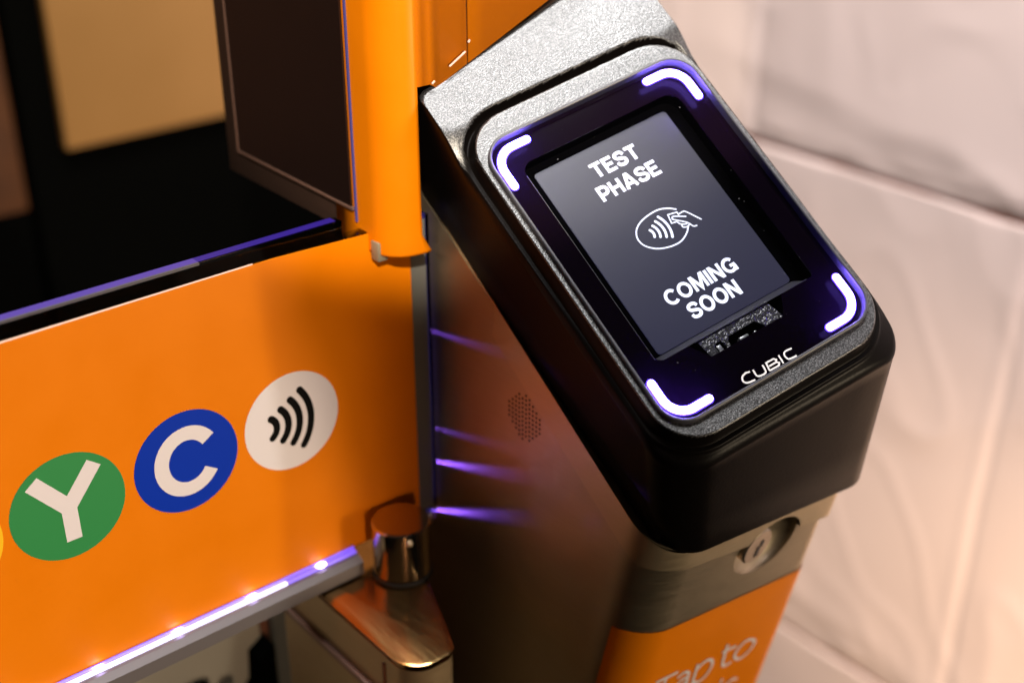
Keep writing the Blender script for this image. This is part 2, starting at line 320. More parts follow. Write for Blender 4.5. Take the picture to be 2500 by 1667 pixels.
# ------------------------------------------------------------------ steel gate cabinet
cab = empty('gate_cabinet', (0.365, 0.42, 0), 'brushed steel gate cabinet under the card reader with orange sticker on its front', 'gate cabinet')
XL, XR, ZR = 0.3093, 0.4262, 0.9392
def front_y(x, z, off=0.0): return 0.2790 - 0.0378 * (x - 0.3227) + 0.223 * (ZR - z) - off
def top_z(x, y): return 0.9478 + 0.737 * (y - 0.2910) - 0.0012
def outline(z, off=0.0, r=0.0220, yb=0.455):
    a = (XL - off, front_y(XL, z, off)); b_ = (XR + off, front_y(XR, z, off))
    return rpoly([a, b_, (XR + off, yb), (XL - off, yb)], [r, 0.012, 0.004, 0.004], 10)
def cab_body():
    bm = bmesh.new(); zs = [0.0, 0.4, 0.7, 0.8, 0.85, 0.88, 0.90, 0.915]
    rings = [[(x, y, z) for x, y in outline(z)] for z in zs]
    top = []
    for k in range(5):
        ring = []
        for x, y in outline(0.915):
            zt = min(top_z(x, y), 1.17); z = 0.915 + (zt - 0.915) * (k + 1) / 5
            fy = front_y(x, z) - front_y(x, 0.915); w_ = max(0, min(1, (0.36 - y) / 0.06)); yy = y + fy * w_
            ring.append((x, yy, 0.915 + (min(top_z(x, yy), 1.17) - 0.915) * (k + 1) / 5))
        top.append(ring)
    loft(bm, rings + top, True, False, True); return bm
def collar():
    bm = bmesh.new(); lo, mid, hi = [], [], []
    for x, y in outline(0.925, 0.0024):
        w_ = max(0, min(1, (0.36 - y) / 0.06)); zl = 0.9302 - 0.175 * (x - 0.314) + 0.737 * max(0, y - 0.292); zh = top_z(x, y) - 0.0004
        x = max(x, XL + 0.002) if y > 0.318 else x
        lo.append((x, y + w_ * (front_y(x, zl) - front_y(x, 0.925)), zl)); hi.append((x, y + w_ * (front_y(x, zh) - front_y(x, 0.925)), min(zh, 1.16)))
    inn = [(p[0] * 0.96 + 0.37 * 0.04, p[1] + (0.003 if p[1] < 0.33 else 0), p[2] + 0.0002) for p in lo]
    loft(bm, [inn, lo, hi], True); return bm
DC = Vector((0.380, front_y(0.380, 0.9125) - 0.0015, 0.9125)); DN = Vector((0.035, -1, -0.223)).normalized()
du = Vector((1, 0.0378, 0)).normalized(); dv = DN.cross(du).normalized()
if dv.z < 0: dv = -dv
def boolean(o, cut):
    md = o.modifiers.new('b', 'BOOLEAN'); md.operation = 'DIFFERENCE'; md.solver = 'EXACT'; md.object = cut
    dg = bpy.context.evaluated_depsgraph_get(); me = bpy.data.meshes.new_from_object(o.evaluated_get(dg)); o.modifiers.remove(md)
    old = o.data; o.data = me; bpy.data.meshes.remove(old); me.set_sharp_from_angle(angle=rad(30))
bm = bmesh.new(); bmesh.ops.create_uvsphere(bm, u_segments=48, v_segments=24, radius=1)
for v in bm.verts: c = v.co.copy(); v.co = DC + du * c.x * 0.0195 + dv * c.y * 0.0165 + DN * (c.z * 0.0105)
cutter = finish('cutter', bm, M_dark)
body = wmesh('body', cab_body(), M_steel, None, sharp=30); boolean(body, cutter)
col_ = wmesh('collar', collar(), M_steel_dull, None, sharp=30); boolean(col_, cutter)
bpy.data.objects.remove(cutter)
for o in (body, col_):
    o.data.transform(Matrix.Translation(-Vector(cab.location))); o.parent = cab
lk = bmesh.new(); C0 = DC + du * (-0.0075) + dv * 0.0035
def disc_ring(r, h): return [tuple(C0 + du * r * math.cos(2 * math.pi * i / 36) + dv * r * math.sin(2 * math.pi * i / 36) + DN * h) for i in range(36)]
loft(lk, [disc_ring(0.0092, -0.010), disc_ring(0.0092, -0.0012), disc_ring(0.0084, -0.0004), disc_ring(0.0070, -0.0004)], True, False, True)
lock = wmesh('lock', lk, M_lock, cab)
bm = bmesh.new()
for (a, c, hw, hh) in ((0.0005, -0.0030, 0.0013, 0.0030), (0.0022, 0.0008, 0.0011, 0.0018)):
    q = [C0 + du * (a + sx * hw) + dv * (c + sy * hh) - DN * 0.0004 for sx, sy in ((-1, -1), (1, -1), (1, 1), (-1, 1))]
    loft(bm, [[tuple(p - DN * 0.001) for p in q], [tuple(p + DN * 0.00025) for p in q]], True, True, True)
o = wmesh('keyhole', bm, M_dark, None); o.data.transform(Matrix.Translation(-Vector(cab.location))); o.parent = lock
# speaker holes in the side plate: ten columns of dark discs, black standing in for shade inside
bm = bmesh.new(); cols = [(0.3704, 0.9714, 4), (0.3681, 0.9735, 6), (0.3659, 0.9757, 8), (0.3638, 0.9778, 10), (0.3616, 0.9766, 10), (0.3594, 0.9788, 10), (0.3572, 0.9777, 10), (0.3550, 0.9755, 8), (0.3528, 0.9733, 6), (0.3506, 0.9711, 4)]
for y, zt, n in cols:
    for k in range(n):
        z = zt - 0.00219 * k; ring = lambda r, x: [(x, y + r * math.cos(i * math.pi / 5), z + r * math.sin(i * math.pi / 5)) for i in range(10)]
        loft(bm, [ring(0.00062, XL + 0.0004), ring(0.00062, XL - 0.00012)], True, False, True)
wmesh('speaker_holes', bm, M_dark, cab)
# orange film on the front, wrapped a little round the left corner
def film_top(x): return 0.8865 - 0.125 * (x - 0.346) if x > 0.33 else 0.8885 + (0.33 - x) * 0.15
bm = bmesh.new(); levels = 14; nidx = None; grid = []
for k in range(levels + 1):
    row = []
    ref = outline(0.88, 0.00035); n = len(ref)
    keep = [i for i in range(0, 17)]
    pts = [ref[i] for i in range(0, 22)]
    pts = pts[2:11] + [((ref[10][0] * (1 - q) + ref[11][0] * q), (ref[10][1] * (1 - q) + ref[11][1] * q)) for q in (0.15, 0.3, 0.45, 0.6, 0.75, 0.9)] + pts[11:20]
    for x, y in pts:
        zt = film_top(x) + 0; z = 0.30 + (zt - 0.30) * (k / levels) ** 0.6
        row.append((x, y + front_y(x, z) - front_y(x, 0.88), z))
    grid.append(row)
loft(bm, grid, False); sticker = wmesh('front_sticker', bm, M_orange, cab)
# lettering "Tap to" / "is" on the film
TL = {'T': [[(.333, .8524), (.3456, .8508)], [(.3390, .8517), (.3378, .8395)]],
      'a': [smooth_path([(.3478, .8462), (.3512, .8471), (.3546, .8450), (.3554, .8400)], 6), [(.3554, .8410), (.3558, .8358)], smooth_path([(.3552, .8420), (.3506, .8420), (.3484, .8392), (.3502, .8364), (.3552, .8388)], 6)],
      'p': [[(.3598, .8468), (.3606, .8300)], smooth_path([(.3602, .8430), (.3640, .8462), (.3690, .8448), (.3714, .8395), (.3694, .8338), (.3650, .8318), (.3606, .8345)], 6)],
      't': [smooth_path([(.3785, .8488), (.3790, .8410), (.3800, .8345), (.3826, .8322), (.3858, .8322)], 6), [(.3768, .8452), (.3852, .8440)]],
      'o': [smooth_path([(.3978, .8412), (.3928, .8432), (.3886, .8406), (.3876, .8362), (.3905, .8318), (.3954, .8308), (.3996, .8338), (.4006, .8378)], 6, True)],
      'i': [[(.3848, .8148), (.3850, .8050)], [(.3842, .8206), (.3843, .8192)]], 's': [smooth_path([(.3966, .8136), (.3930, .8152), (.3896, .8136), (.3904, .8106), (.3944, .8086), (.3958, .8056), (.3930, .8036), (.3890, .8044)], 6)]}
bm = bmesh.new(); k = 0
for g, sts in TL.items():
    for st in sts:
        k += 1; ribbon(bm, st, 0.0017, 0.0, 0.00005, True, closed=(g == 'o'), T=lambda x, y, q, k=k: (x, front_y(x, y, 0.0006 + q + 0.00001 * k), y))
o = wmesh('lettering', bm, M_whitefilm, None); o.data.transform(Matrix.Translation(-Vector(cab.location))); o.parent = sticker

# ------------------------------------------------------------------ card reader (built in its own frame, millimetres)
FO = Vector((0.3477, 0.3153, 1.0577)); FX = Vector((0.9558, -0.1566, 0.2487)); FY = Vector((-0.0226, 0.8045, 0.5935)); FZ = Vector((-0.2931, -0.5729, 0.7655))
BASE = 0.078; p0 = FO - FZ * BASE
RM = Matrix(((FX.x, FY.x, FZ.x, p0.x), (FX.y, FY.y, FZ.y, p0.y), (FX.z, FY.z, FZ.z, p0.z), (0, 0, 0, 1)))
reader = empty('card_reader', p0, 'black tap card reader with lit screen and four violet-white corner lights', 'card reader', rot=RM)
def mm(p): return (p[0] / 1000, p[1] / 1000, p[2] / 1000 + BASE)
def rmesh(name, bm, m, parent=None, sharp=35, label=None):
    for v in bm.verts: v.co = Vector(mm(v.co))
    return finish(name, bm, m, parent or reader, sharp, label)
NC = 14
lens_o = rrect(-50, -67.2, 50, 67.2, 12.4, NC)
def dens(poly, m):                       # subdivide every edge so long sides also follow the height map
    out = []; n = len(poly)
    for i in range(n):
        a, b_ = poly[i], poly[(i + 1) % n]; k = m if (Vector(a) - Vector(b_)).length > 14 else 1
        for q in range(m if (i % (NC + 1)) == NC else 1):
            s = q / (m if (i % (NC + 1)) == NC else 1); out.append((a[0] * (1 - s) + b_[0] * s, a[1] * (1 - s) + b_[1] * s))
    return out
body_o = rpoly([(-57.2, -82.5), (58.6, -84.5), (57.2, 121), (-57.2, 100.3)], [19, 11, 5, 5], NC)
foot_o = rpoly([(-57.2, -102.5), (57.5, -115.5), (57.0, 112), (-57.2, 90)], [20, 13, 5, 5], NC)
lens_d, body_d, foot_d = dens(lens_o, 40), dens(body_o, 40), dens(foot_o, 40)
def sd_rr(x, y, x0, y0, x1, y1, r):
    qx = abs(x - (x0 + x1) / 2) - (x1 - x0) / 2 + r; qy = abs(y - (y0 + y1) / 2) - (y1 - y0) / 2 + r
    return math.hypot(max(qx, 0), max(qy, 0)) + min(max(qx, qy), 0) - r
sst = lambda a, b_, x: (lambda t_: t_ * t_ * (3 - 2 * t_))(max(0, min(1, (x - a) / (b_ - a))))
def face_z(x, y):
    dc = sd_rr(x, y, -53.4, -75.4, 53.4, 78.2, 20)              # raised cap round the lens
    rim = -2.6 if y >= 80 else -4.2                      # shoulder outside it, level with the cap at the top only
    cap = -1.3
    valley = -7.0
    if y < 80: rim = valley + (rim + 1.6 - valley) * sst(58, 80, y) + (1 - sst(58, 80, y)) * (0.8 * math.exp(-((dc - 2.7) / 0.7) ** 2) - 0.55 * max(0, dc - 1.4) - 0.3)
    if dc < -1.6: z = cap
    elif dc < 1.1: z = cap + (valley - cap) * sst(-1.6, 1.1, dc)
    else: z = valley + (rim - valley) * sst(1.4, 3.6, dc)
    return z
rings = []; K = 84
for k in range(K + 1):
    s = k / K
    ring = []
    for a, b_ in zip(lens_d, body_d):
        x = a[0] + (b_[0] - a[0]) * s; y = a[1] + (b_[1] - a[1]) * s
        db = -(1 - s) * math.hypot(b_[0] - a[0], b_[1] - a[1]); z = face_z(x, y)
        e = max(0, 3.4 + db); z -= 3.4 - math.sqrt(max(0, 3.4 ** 2 - min(e, 3.4) ** 2))
        ring.append((x, y, z))
    rings.append(ring)
def depth(x): return 60 + 36 * (x + 57) / 114
for s in (0.06, 0.12, 0.3, 0.6, 0.965):
    rings.append([(a[0] + (f[0] - a[0]) * s, a[1] + (f[1] - a[1]) * s, r0[2] + (-depth(f[0]) - r0[2]) * s) for a, f, r0 in zip(body_d, foot_d, rings[K])])
fi = inset(foot_d, 1.2); fi2 = inset(foot_d, 4)
rings.append([(x, y, -depth(x)) for x, y in fi]); rings.append([(x, y, -depth(x)) for x, y in fi2])
bm = bmesh.new(); loft(bm, [[(x, y, -4.4) for x, y in lens_d]] + rings, True, False, True)
hs = rmesh('housing', bm, M_plastic, sharp=50); hs.data.materials.append(M_shade_black)
for p in hs.data.polygons:                       # grained top plate and cap; sides and groove take the darker, shaded copy
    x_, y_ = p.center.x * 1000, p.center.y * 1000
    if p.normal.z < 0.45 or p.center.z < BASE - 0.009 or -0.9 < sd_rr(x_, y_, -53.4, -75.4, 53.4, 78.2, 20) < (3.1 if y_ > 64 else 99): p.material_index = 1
# lens: clear rim, glass sheet, dark mask with the screen opening, four corner lights
bm = bmesh.new(); li = lambda d, z: [(x, y, z) for x, y in inset(lens_o, d)]
loft(bm, [li(0.0, -4.3), li(0.0, -0.9), li(0.2, 0.4), li(0.6, 0.8), li(1.15, 0.8), li(1.45, 0.5), li(1.45, -4.3)], True)
lens = rmesh('lens_rim', bm, M_rim)
bm = bmesh.new(); win = rrect(-38, -41.3, 37.6, 53.6, 5.5, NC)
loft(bm, [li(1.45, 0.5), [(x, y, 0.5) for x, y in inset(lens_o, 3.0)]], True, False, True)
rmesh('lens_glass', bm, M_lens)
# mask ring with the notch opening cut into the lower side of the window
notch = [(-38, -40.2), (-22.6, -40.6), (-17.6, -48.6), (16.9, -49.0), (21.0, -41.2), (37.6, -41.0)]
win_n = rpoly([(-38, -41.2), (-23.5, -41.2), (-18.2, -49.0), (16.8, -49.2), (21.5, -41.4), (37.6, -41.4), (37.6, 53.6), (-38, 53.6)], [4, 1, 1, 1, 1, 1.5, 6, 5.5], 6)
bm = bmesh.new()
def tri_ring(bm, outer, inner, z):
    vo = [bm.verts.new((x, y, z)) for x, y in outer]; vi = [bm.verts.new((x, y, z)) for x, y in inner]
    eo = [bm.edges.new((vo[i], vo[(i + 1) % len(vo)])) for i in range(len(vo))]; ei = [bm.edges.new((vi[i], vi[(i + 1) % len(vi)])) for i in range(len(vi))]
    bmesh.ops.triangle_fill(bm, use_beauty=True, use_dissolve=False, edges=eo + ei)
    return vi
tri_ring(bm, inset(lens_o, 1.4), win_n, -3.2)
vi = [bm.verts.new((x, y, -3.2)) for x, y in win_n]; vj = [bm.verts.new((x, y, -3.5)) for x, y in inset(win_n, 0.15)]
for i in range(len(vi)): bm.faces.new((vi[i], vi[(i + 1) % len(vi)], vj[(i + 1) % len(vi)], vj[i]))
mask = rmesh('mask', bm, M_mask, sharp=20)
bm = bmesh.new(); loft(bm, [[(x, y, -3.5) for x, y in win_n], [(x, y, -9.6) for x, y in win_n]], True, False, True); rmesh('recess', bm, M_hole, sharp=20)
bm = bmesh.new(); q = [(x, y) for x, y in win_n if y > -30]
edge = [(-38, -40.0), (-38, 50)]; ribbon(bm, [(-37.9, -39.5), (-37.9, 48.5)], 0.22, -3.2, 0.08); rmesh('opening_edge', bm, M_lip); bm = bmesh.new()
ribbon(bm, [(21.6, -41.3), (34.2, -41.3)], 0.16, -3.2, 0.06); rmesh('opening_edge', bm, M_lip)  # grey ribbons painted along the opening in place of edge highlights
# light bars
def lbar(sx, sy):
    x, y, r = 44.9, 62.1, 8.5
    pts = [(x, 46.6)] + [(x - r + r * math.cos(rad(a)), y - r + r * math.sin(rad(a))) for a in range(0, 91, 9)] + [(29.3, y)]
    return [(p[0] * sx, p[1] * sy) for p in pts]
for sx, sy in ((-1, 1), (1, 1), (1, -1), (-1, -1)):
    bm = bmesh.new(); P = lbar(sx, sy); ribbon(bm, P, 2.6, -3.15, 1.15, True); lb = rmesh('corner_light', bm, M_bar)
    bm = bmesh.new(); ribbon(bm, P, 3.7, -3.18, 0.5, True); rmesh('glow_fringe', bm, M_fringe, lb)  # emissive fringe paints the violet halo round each corner light
# screen and what it shows
bm = bmesh.new(); loft(bm, [[(x, y, -9.5) for x, y in rrect(-32.8, -37.6, 31.8, 50.0, 1.6, 4)], [(x, y, -9.0) for x, y in rrect(-32.8, -37.6, 31.8, 50.0, 1.6, 4)]], True, False, True)
screen = rmesh('screen', bm, M_screen)
for tx, cx, y0, wd in (('TEST', -0.1, 36.65, 22.0), ('PHASE', -0.1, 26.65, 28.6), ('COMING', -0.5, -23.2, 33.6), ('SOON', -0.3, -32.2, 23.6)):
    bm = bmesh.new(); word(bm, tx, cx, y0, 6.55 if tx != 'COMING' else 6.3, wd, -8.98, 0.215); rmesh('screen_word', bm, M_white_px, screen)
bm = bmesh.new(); zi = -8.98
oval = smooth_path([(9.31, 10.3), (6.62, 12.2), (2.41, 13.53), (-3.39, 13.2), (-7.93, 11.78), (-10.76, 9.46), (-11.98, 6.29), (-11.07, 2.89), (-7.46, -0.41), (-2.08, -2.2), (3.0, -2.25), (7.05, -0.36), (9.2, 1.6)], 6)
ic = [(oval, 0.62)]
for a in ([(-5.44, 7.61), (-4.92, 6.31), (-5.43, 4.33)], [(-3.38, 8.65), (-2.57, 6.18), (-3.34, 3.21)], [(-1.25, 9.78), (-0.17, 5.79), (-1.18, 2.04)], [(0.89, 10.91), (2.21, 6.33), (0.91, 0.91)]): ic.append((arc3(*a), 1.05))
for a in ([(8.86, 7.78), (8.86, 9.04), (4.9, 9.79), (4.1, 6.0), (6.16, 5.58)],): ic.append((a, 0.55))
for a in ([(10.99, 5.73), (6.6, 8.08), (5.64, 7.68), (5.77, 6.92), (9.77, 3.41), (11.1, 0.87), (12.52, 0.33)], [(8.98, 7.95), (11.1, 8.07), (12.35, 7.29), (15.74, 1.81)], [(6.52, 5.15), (6.92, 4.14), (8.65, 3.1), (9.7, 2.99)], [(7.16, 3.22), (7.23, 2.38), (8.59, 1.76), (9.87, 1.98)]): ic.append((smooth_path(a, 5), 0.55))
for k, (P, w_) in enumerate(ic): ribbon(bm, P, w_, zi + 0.012 * k, 0.06, True)
rmesh('tap_symbol', bm, M_white_px, screen)
bm = bmesh.new(); rg = random.Random(11)
for i in range(46):
    x, y, r = rg.uniform(-36, 36), rg.uniform(-58, 58), rg.choice((0.08, 0.10, 0.10, 0.14, 0.2)); a = rg.uniform(0, 3)
    ribbon(bm, [(x, y), (x + r * math.cos(a) * 1.6, y + r * math.sin(a) * 1.6)], r, 0.505, 0.03, True)
dst = rmesh('dust', bm, M_lip); dst['kind'] = 'stuff'
# bevelled lip under the screen and grained scanner window in the notch
bm = bmesh.new()
def strip(bm, A, B): loft(bm, [A, B], False)
strip(bm, [(-34.6, -37.9, -9.2), (-21.5, -37.9, -9.0), (20.5, -37.9, -9.0), (31.9, -37.9, -9.2)], [(-37.2, -41.0, -3.4), (-22.9, -41.1, -3.4), (21.2, -41.3, -3.4), (33.0, -41.3, -3.4)])
rmesh('screen_lip', bm, M_lip, sharp=20)
bm = bmesh.new(); yb = -49.0
plate = [(-19.2, -40.6), (14.6, -40.6), (17.0, -48.9), (8.6, -48.9), (7.6, -47.2), (5.6, -45.1), (-6.8, -45.1), (-8.3, -46.6), (-8.3, -48.9), (-10.0, -48.9), (-10.0, -46.2), (-10.8, -45.2), (-13.0, -45.2), (-14.2, -46.2), (-14.2, -48.9), (-17.6, -48.9)]
f = bm.faces.new([bm.verts.new((x, y, -4.4)) for x, y in plate[::-1]])
e = bmesh.ops.extrude_face_region(bm, geom=[f]); bmesh.ops.translate(bm, verts=[v for v in e['geom'] if isinstance(v, bmesh.types.BMVert)], vec=(0, 0, -1.2))
rmesh('scanner_plate', bm, M_grain_window, sharp=20)
bm = bmesh.new(); add_box(bm, -13.2, -49, -8, -11.2, -46.0, -5.2, 0.3); add_box(bm, -3.2, -49.0, -8.5, 1.0, -47.6, -5.6, 0.3); add_box(bm, 3.4, -48.9, -8.5, 4.6, -48.2, -5.2, 0.3)
rmesh('scanner_contact', bm, M_chip, sharp=30)
# maker's lettering on the lens
bm = bmesh.new()
CU = [smooth_path([(-10.91, -61.71), (-12.73, -61.35), (-14.78, -62.02), (-15.46, -63.62), (-14.27, -64.79), (-11.13, -65.24)], 5), smooth_path([(-9.49, -61.68), (-9.59, -64.12), (-8.45, -65.0), (-6.24, -65.05), (-5.45, -64.4), (-5.15, -61.95)], 5),
      [(-4.03, -65.1), (-3.39, -61.94), (0.07, -62.03), (0.9, -62.8), (0.16, -63.6), (-3.2, -63.6)], [(0.16, -63.62), (1.15, -64.31), (0.43, -65.2), (-4.03, -65.1)], [(2.7, -61.82), (2.45, -65.38)], smooth_path([(8.91, -62.08), (5.84, -61.89), (4.69, -62.93), (5.02, -64.8), (6.44, -65.27), (8.82, -65.42)], 5)]
for k, P in enumerate(CU): ribbon(bm, P, 0.62, 0.53 + 0.006 * k, 0.04)
rmesh('maker_lettering', bm, M_logo)

# ------------------------------------------------------------------ tower behind the reader: orange wrapped nose, smoked side panel
tow = empty('gate_tower', (0.36, 0.48, 0), 'gate tower wrapped in orange film with dark smoked side panel', 'gate tower')
yt, rn, xc, zb = 0.4045, 0.0142, 0.2908, 1.0335
bm = bmesh.new()
plan = [(xc - rn, 0.445), (xc - rn, yt + rn + 0.010)] + [(xc + rn * math.cos(rad(a)), yt + rn + rn * math.sin(rad(a))) for a in range(180, 271, 6)]
cuts = [1.0335, 1.0345, 1.042, 1.060, 1.085, 1.0985, 1.104]
rows = []
for z in cuts:
    fl = 0.0045 * (1 - sst(1.0335, 1.043, z))
    row = []
    for i, (x, y) in enumerate(plan):
        w_ = i / (len(plan) - 1); row.append((x + fl * w_ ** 6, y, z))
    rows.append(row)
loft(bm, rows, False)
# flat front above the reader: film cut along the reader's back edge
for xa, xb in ((xc, 0.3155), (0.3162, 0.385)):
    nseg = 8; lo = []; hi = []
    for i in range(nseg + 1):
        x = xa + (xb - xa) * i / nseg; zc = 1.104 if x <= xc + 1e-6 else max(1.0, 1.104 + (x - 0.2975) * 0.44 - 0.004)
        lo.append((x, yt, 1.104 if x < 0.2975 else zc + 0.001)); hi.append((x, yt, 1.62))
    loft(bm, [lo, hi], False)
loft(bm, [[(x, y, 1.104) for x, y in plan], [(x, y, 1.62) for x, y in plan]], False)
bmesh.ops.remove_doubles(bm, verts=bm.verts, dist=1e-5)
wrap = wmesh('orange_wrap', bm, M_orange, tow)
sol = wrap.modifiers.new('s', 'SOLIDIFY'); sol.thickness = 0.0006; sol.offset = 1.0
bm = bmesh.new(); add_box(bm, 0.3150, yt + 0.0004, 1.09, 0.3168, yt + 0.001, 1.62); wmesh('seam', bm, M_seam, tow)
bm = bmesh.new(); add_box(bm, 0.3100, yt + 0.003, 1.09, 0.385, 0.530, 1.62); add_box(bm, 0.2795, 0.432, 1.046, 0.3100, 0.530, 1.62); wmesh('core', bm, M_smoke_edge, tow)
# frayed bits of film along the cut
bm = bmesh.new()
for (xa, za, xb, zb_, w_) in ((0.3062, 1.1098, 0.3140, 1.1142, 0.00045), (0.2975, 1.1045, 0.2984, 1.1052, 0.0006), (0.3158, 1.1178, 0.3162, 1.1184, 0.0006)):
    ribbon(bm, [(xa, za), (xb, zb_)], w_, 0, 0.0006, True, T=lambda x, y, q: (x, yt - 0.0012 - q, y))
wmesh('film_fray', bm, M_edgewhite, tow)
XP = 0.2765
bm = bmesh.new(); add_box(bm, XP, 0.432, 1.0365, XP + 0.0028, 0.5385, 1.62, 0.0006); wmesh('panel_frame', bm, M_smoke_edge, tow)
bm = bmesh.new(); add_box(bm, XP - 0.0016, 0.432, 1.0502, XP - 0.0002, 0.5245, 1.62); wmesh('smoked_panel', bm, M_smoke, tow)
bm = bmesh.new(); add_box(bm, XP - 0.0020, 0.430, 1.0488, XP - 0.0001, 0.5245, 1.0501, 0.0002); add_box(bm, XP - 0.0020, 0.5246, 1.0488, XP - 0.0001, 0.5260, 1.62, 0.0002); wmesh('panel_bevel', bm, M_bevel, tow)  # bevel coloured lighter, its edge highlight put into the colour
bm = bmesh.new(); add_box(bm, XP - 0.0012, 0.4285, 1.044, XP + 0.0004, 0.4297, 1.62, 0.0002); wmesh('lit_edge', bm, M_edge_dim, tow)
bm = bmesh.new(); add_box(bm, 0.2755, 0.4140, 1.0305, 0.2805, 0.4195, 1.0390, 0.0006); wmesh('pivot_block', bm, M_baseplate, tow)

# ------------------------------------------------------------------ gate flap: clear sheet with printed orange film, light strip and rail
flap = empty('gate_flap', (0.15, 0.424, 0.88), 'orange gate flap printed with coloured discs and a violet light strip along its foot', 'gate flap')
XA = -0.10; YG0, YG1 = 0.4224, 0.4278
def slab(bm, prof, ya, yb_):
    loft(bm, [[(x, ya, z) for x, z in prof], [(x, yb_, z) for x, z in prof]], True, True, True)
gp = [(XA, 0.8895), (0.3060, 0.8895), (0.3075, 0.8910), (0.3075, 1.0415), (0.2640, 1.0415), (0.2640, 1.0495), (XA, 1.0470)]
bm = bmesh.new(); slab(bm, gp, YG0, YG1); wmesh('glass', bm, M_flapglass, flap, sharp=20)
zt_ = lambda x: 1.0472 + 0.0025 * (x - XA) / (0.262 - XA)
for xa, xb, m_, nm in ((XA, 0.20, M_edge_lit, 'top_edge'), (0.20, 0.262, M_edge_deep, 'top_edge')):
    bm = bmesh.new(); loft(bm, [[(x, YG0 + 0.0010, zt_(x)), (x, YG1, zt_(x))] for x in (xa, xb)], False); wmesh(nm, bm, m_, flap)
bm = bmesh.new(); loft(bm, [[(x, YG0 - 0.0001, zt_(x) - 0.0010), (x, YG0 - 0.0001, zt_(x)), (x, YG0 + 0.0010, zt_(x))] for x in (XA, 0.20)], False); wmesh('top_chamfer', bm, M_chamfer, flap)
bm = bmesh.new(); add_box(bm, 0.2972, YG0 - 0.0007, 0.893, 0.3050, YG0 - 0.0001, 1.0400); wmesh('side_reflection', bm, M_grey_reflection, flap)  # opaque grey strip painted in for the glass's grey reflection
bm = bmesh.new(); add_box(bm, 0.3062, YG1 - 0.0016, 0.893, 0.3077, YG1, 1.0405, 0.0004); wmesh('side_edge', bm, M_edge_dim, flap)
bm = bmesh.new(); fp = [(XA, 0.8905), (0.2968, 0.8905), (0.2968, 1.0400), (0.2300, 1.0424), (XA, 1.0385)]
slab(bm, fp, 0.4216, 0.4222); film = wmesh('printed_film', bm, M_orange, flap, sharp=20)
bm = bmesh.new(); loft(bm, [[(XA, 0.42165, 1.0386), (XA, 0.4221, 1.0392)], [(0.222, 0.42165, 1.0421), (0.222, 0.4221, 1.0428)]], False)
o = wmesh('film_edge', bm, M_edgewhite, flap)
PT = lambda x, y, q: (x, 0.42155 - q, y)
def fpar(o, p):
    o.data.transform(Matrix.Translation(-Vector(flap.location))); o.parent = p; return o
for cx, m, tx, lab in ((0.0870, M_yellow, None, 'yellow disc'), (0.1350, M_green, 'Y', 'green disc'), (0.1843, M_blue, 'C', 'blue disc'), (0.2331, M_whitefilm, 'w', 'white disc')):
    bm = bmesh.new(); cz = 0.9675; r = 0.0226
    loft(bm, [[PT(cx + r * math.cos(i * math.pi / 36), cz + r * math.sin(i * math.pi / 36), q) for i in range(72)] for q in (0.0, 0.00006)], True, False, True)
    d = fpar(wmesh('printed_disc', bm, m, None, label=lab), flap)
    if tx:
        bm = bmesh.new()
        if tx == 'Y':
            ribbon(bm, [(cx - .0122, cz + .0150), (cx, cz - .0003), (cx + .0122, cz + .0150)], 0.0064, 0.00008, 0.00004, T=PT); ribbon(bm, [(cx, cz + .0015), (cx, cz - .0150)], 0.0061, 0.00010, 0.00004, T=PT)
        if tx == 'C': ribbon(bm, [(cx + .0004 + .0114 * math.cos(rad(a)), cz + .0126 * math.sin(rad(a))) for a in range(33, 328, 6)], 0.0062, 0.00008, 0.00004, T=PT)
        if tx == 'w':
            for k, (xo, hh, bul) in enumerate(((-.0100, .0046, .0021), (-.0052, .0075, .0028), (-.0004, .0104, .0034), (.0045, .0134, .0040))):
                ribbon(bm, arc3((cx + xo, cz + hh), (cx + xo + bul * 1.15, cz), (cx + xo, cz - hh)), 0.0032, 0.00008, 0.00004, True, T=PT)
        fpar(wmesh('disc_mark', bm, M_blackprint if tx == 'w' else M_whitefilm, None), d)
bm = bmesh.new(); loft(bm, [[(x, y, z) for y, z in ((0.4135, 0.8805), (0.4135, 0.8868), (0.4165, 0.8890), (0.4300, 0.8893), (0.4300, 0.8805))] for x in (XA, 0.2585)], True, True, True)
rail = wmesh('rail', bm, M_alu, flap, sharp=20)
bm = bmesh.new(); add_box(bm, XA, 0.4184, 0.8882, 0.222, 0.4204, 0.8902, 0.0005); fpar(wmesh('light_strip', bm, M_strip, None), rail)
bm = bmesh.new(); add_box(bm, 0.2222, 0.4184, 0.8882, 0.2585, 0.4204, 0.8902, 0.0005); add_box(bm, XA, 0.4206, 0.8886, 0.2585, 0.4214, 0.8914, 0.0002); fpar(wmesh('light_strip', bm, M_strip_dim, None), rail)
for i in range(8):
    x = 0.2400 - 0.0352 * i
    bm = bmesh.new(); bmesh.ops.create_uvsphere(bm, u_segments=16, v_segments=10, radius=1)
    for v in bm.verts: v.co = Vector((x + v.co.x * 0.0024, 0.4196 + v.co.y * 0.0013, 0.8903 + v.co.z * 0.0011))
    fpar(wmesh('led', bm, M_led, None), rail)
hb = bmesh.new(); hx, hy = 0.2742, 0.405; cyl(hb, (hx, hy), 0.0134, 0.8815, 0.9078, 48, 0.0008)
hinge = wmesh('hinge', hb, M_chrome, flap)
bm = bmesh.new(); cyl(bm, (hx, hy), 0.0139, 0.8795, 0.8814, 48, 0.0004); fpar(wmesh('hinge_ring', bm, M_dark, None), hinge)
bm = bmesh.new(); bmesh.ops.create_uvsphere(bm, u_segments=18, v_segments=12, radius=0.0016)
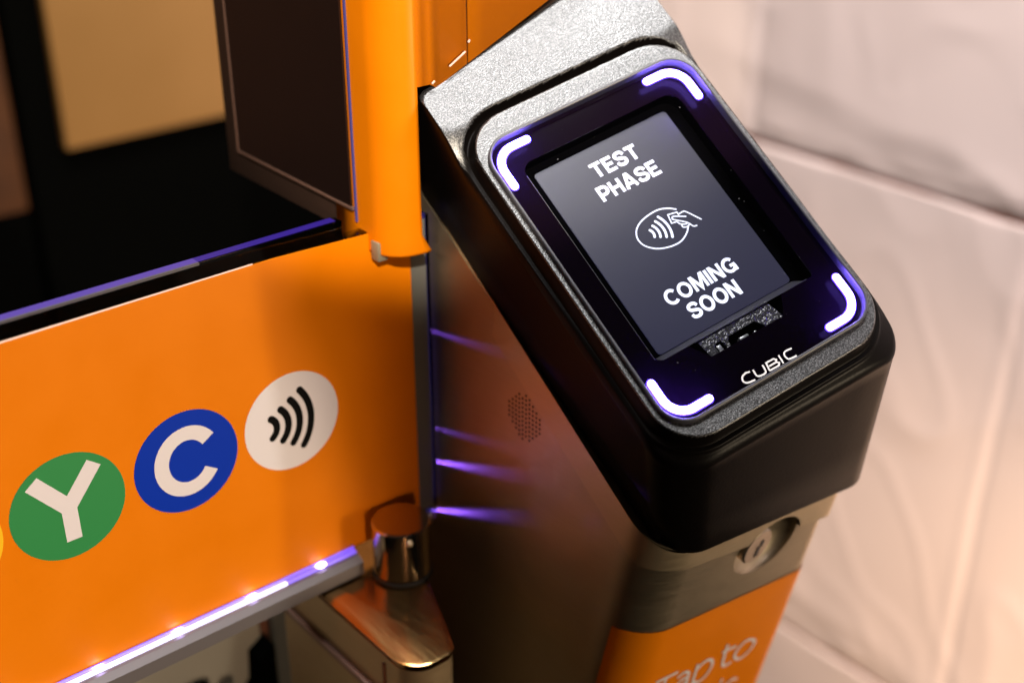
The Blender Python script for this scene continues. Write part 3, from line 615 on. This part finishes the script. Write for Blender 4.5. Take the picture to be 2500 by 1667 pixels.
bmesh.ops.translate(bm, verts=bm.verts, vec=(hx - 0.0045, hy - 0.0128, 0.9035)); fpar(wmesh('hinge_screw', bm, M_steel_dull, None), hinge)
bm = bmesh.new(); bmesh.ops.create_uvsphere(bm, u_segments=18, v_segments=12, radius=0.0030)
bmesh.ops.translate(bm, verts=bm.verts, vec=(0.3005, 0.4190, 0.8890)); wmesh('corner_bolt', bm, M_chrome, flap)

# ------------------------------------------------------------------ low steel post under the hinge, plate and fitting below the flap
post = empty('hinge_post', (0.27, 0.45, 0), 'low steel post with polished top carrying the flap hinge', 'post')
pl_ = rpoly([(0.2365, 0.3470), (0.2590, 0.3470), (0.2900, 0.4200), (0.3080, 0.4400), (0.3080, 0.4545), (0.2365, 0.4545)], [0.0125, 0.006, 0.01, 0.003, 0.003, 0.003], 12)
bm = bmesh.new(); loft(bm, [[(x, y, z) for x, y in pl_] for z in (0.0, 0.8750)], True, True, True); wmesh('body', bm, M_post, post)
bm = bmesh.new(); loft(bm, [[(x, y, 0.8752) for x, y in inset(pl_, 0.0002)], [(x, y, 0.8786) for x, y in inset(pl_, -0.0008)], [(x, y, 0.8792) for x, y in inset(pl_, 0.0006)]], True, True, True); wmesh('deck', bm, M_deck, post)
bm = bmesh.new(); add_box(bm, 0.2335, 0.362, 0.8500, 0.2364, 0.4545, 0.8535, 0.0006); wmesh('trim', bm, M_bevel, post)
bm = bmesh.new(); add_box(bm, 0.2358, 0.3662, 0.0, 0.23645, 0.3676, 0.8710); wmesh('joint', bm, M_seam, post)
lp = empty('lower_plate', (0.1, 0.52, 0), 'grey-beige metal plate below the flap with a vertical joint', 'plate')
bm = bmesh.new(); add_box(bm, -0.10, 0.500, 0.0, 0.2465, 0.52, 0.872, 0.001); wmesh('plate', bm, M_baseplate, lp)
bm = bmesh.new(); add_box(bm, 0.2472, 0.500, 0.0, 0.2520, 0.52, 0.872, 0.001); wmesh('joint', bm, M_seam, lp)
bm = bmesh.new(); add_box(bm, 0.2527, 0.498, 0.0, 0.31, 0.52, 0.872, 0.001); wmesh('side_plate', bm, M_baseplate, lp)
ft = empty('black_latch', (0.225, 0.49, 0.74), 'blurred black latch with small bright knob under the flap', 'latch')
bm = bmesh.new(); loft(bm, [[(x, 0.488, z) for x, z in ((0.222, 0.700), (0.248, 0.700), (0.2475, 0.796), (0.238, 0.790), (0.2365, 0.772), (0.222, 0.755))], [(x, 0.4995, z) for x, z in ((0.222, 0.700), (0.248, 0.700), (0.2475, 0.796), (0.238, 0.790), (0.2365, 0.772), (0.222, 0.755))]], True, True, True)
add_box(bm, 0.188, 0.488, 0.72, 0.2125, 0.4995, 0.788, 0.004); wmesh('latch_body', bm, M_blackboard, ft)
bm = bmesh.new(); bmesh.ops.create_uvsphere(bm, u_segments=20, v_segments=12, radius=0.0045); bmesh.ops.translate(bm, verts=bm.verts, vec=(0.2195, 0.486, 0.7785)); wmesh('knob', bm, M_chrome, ft)
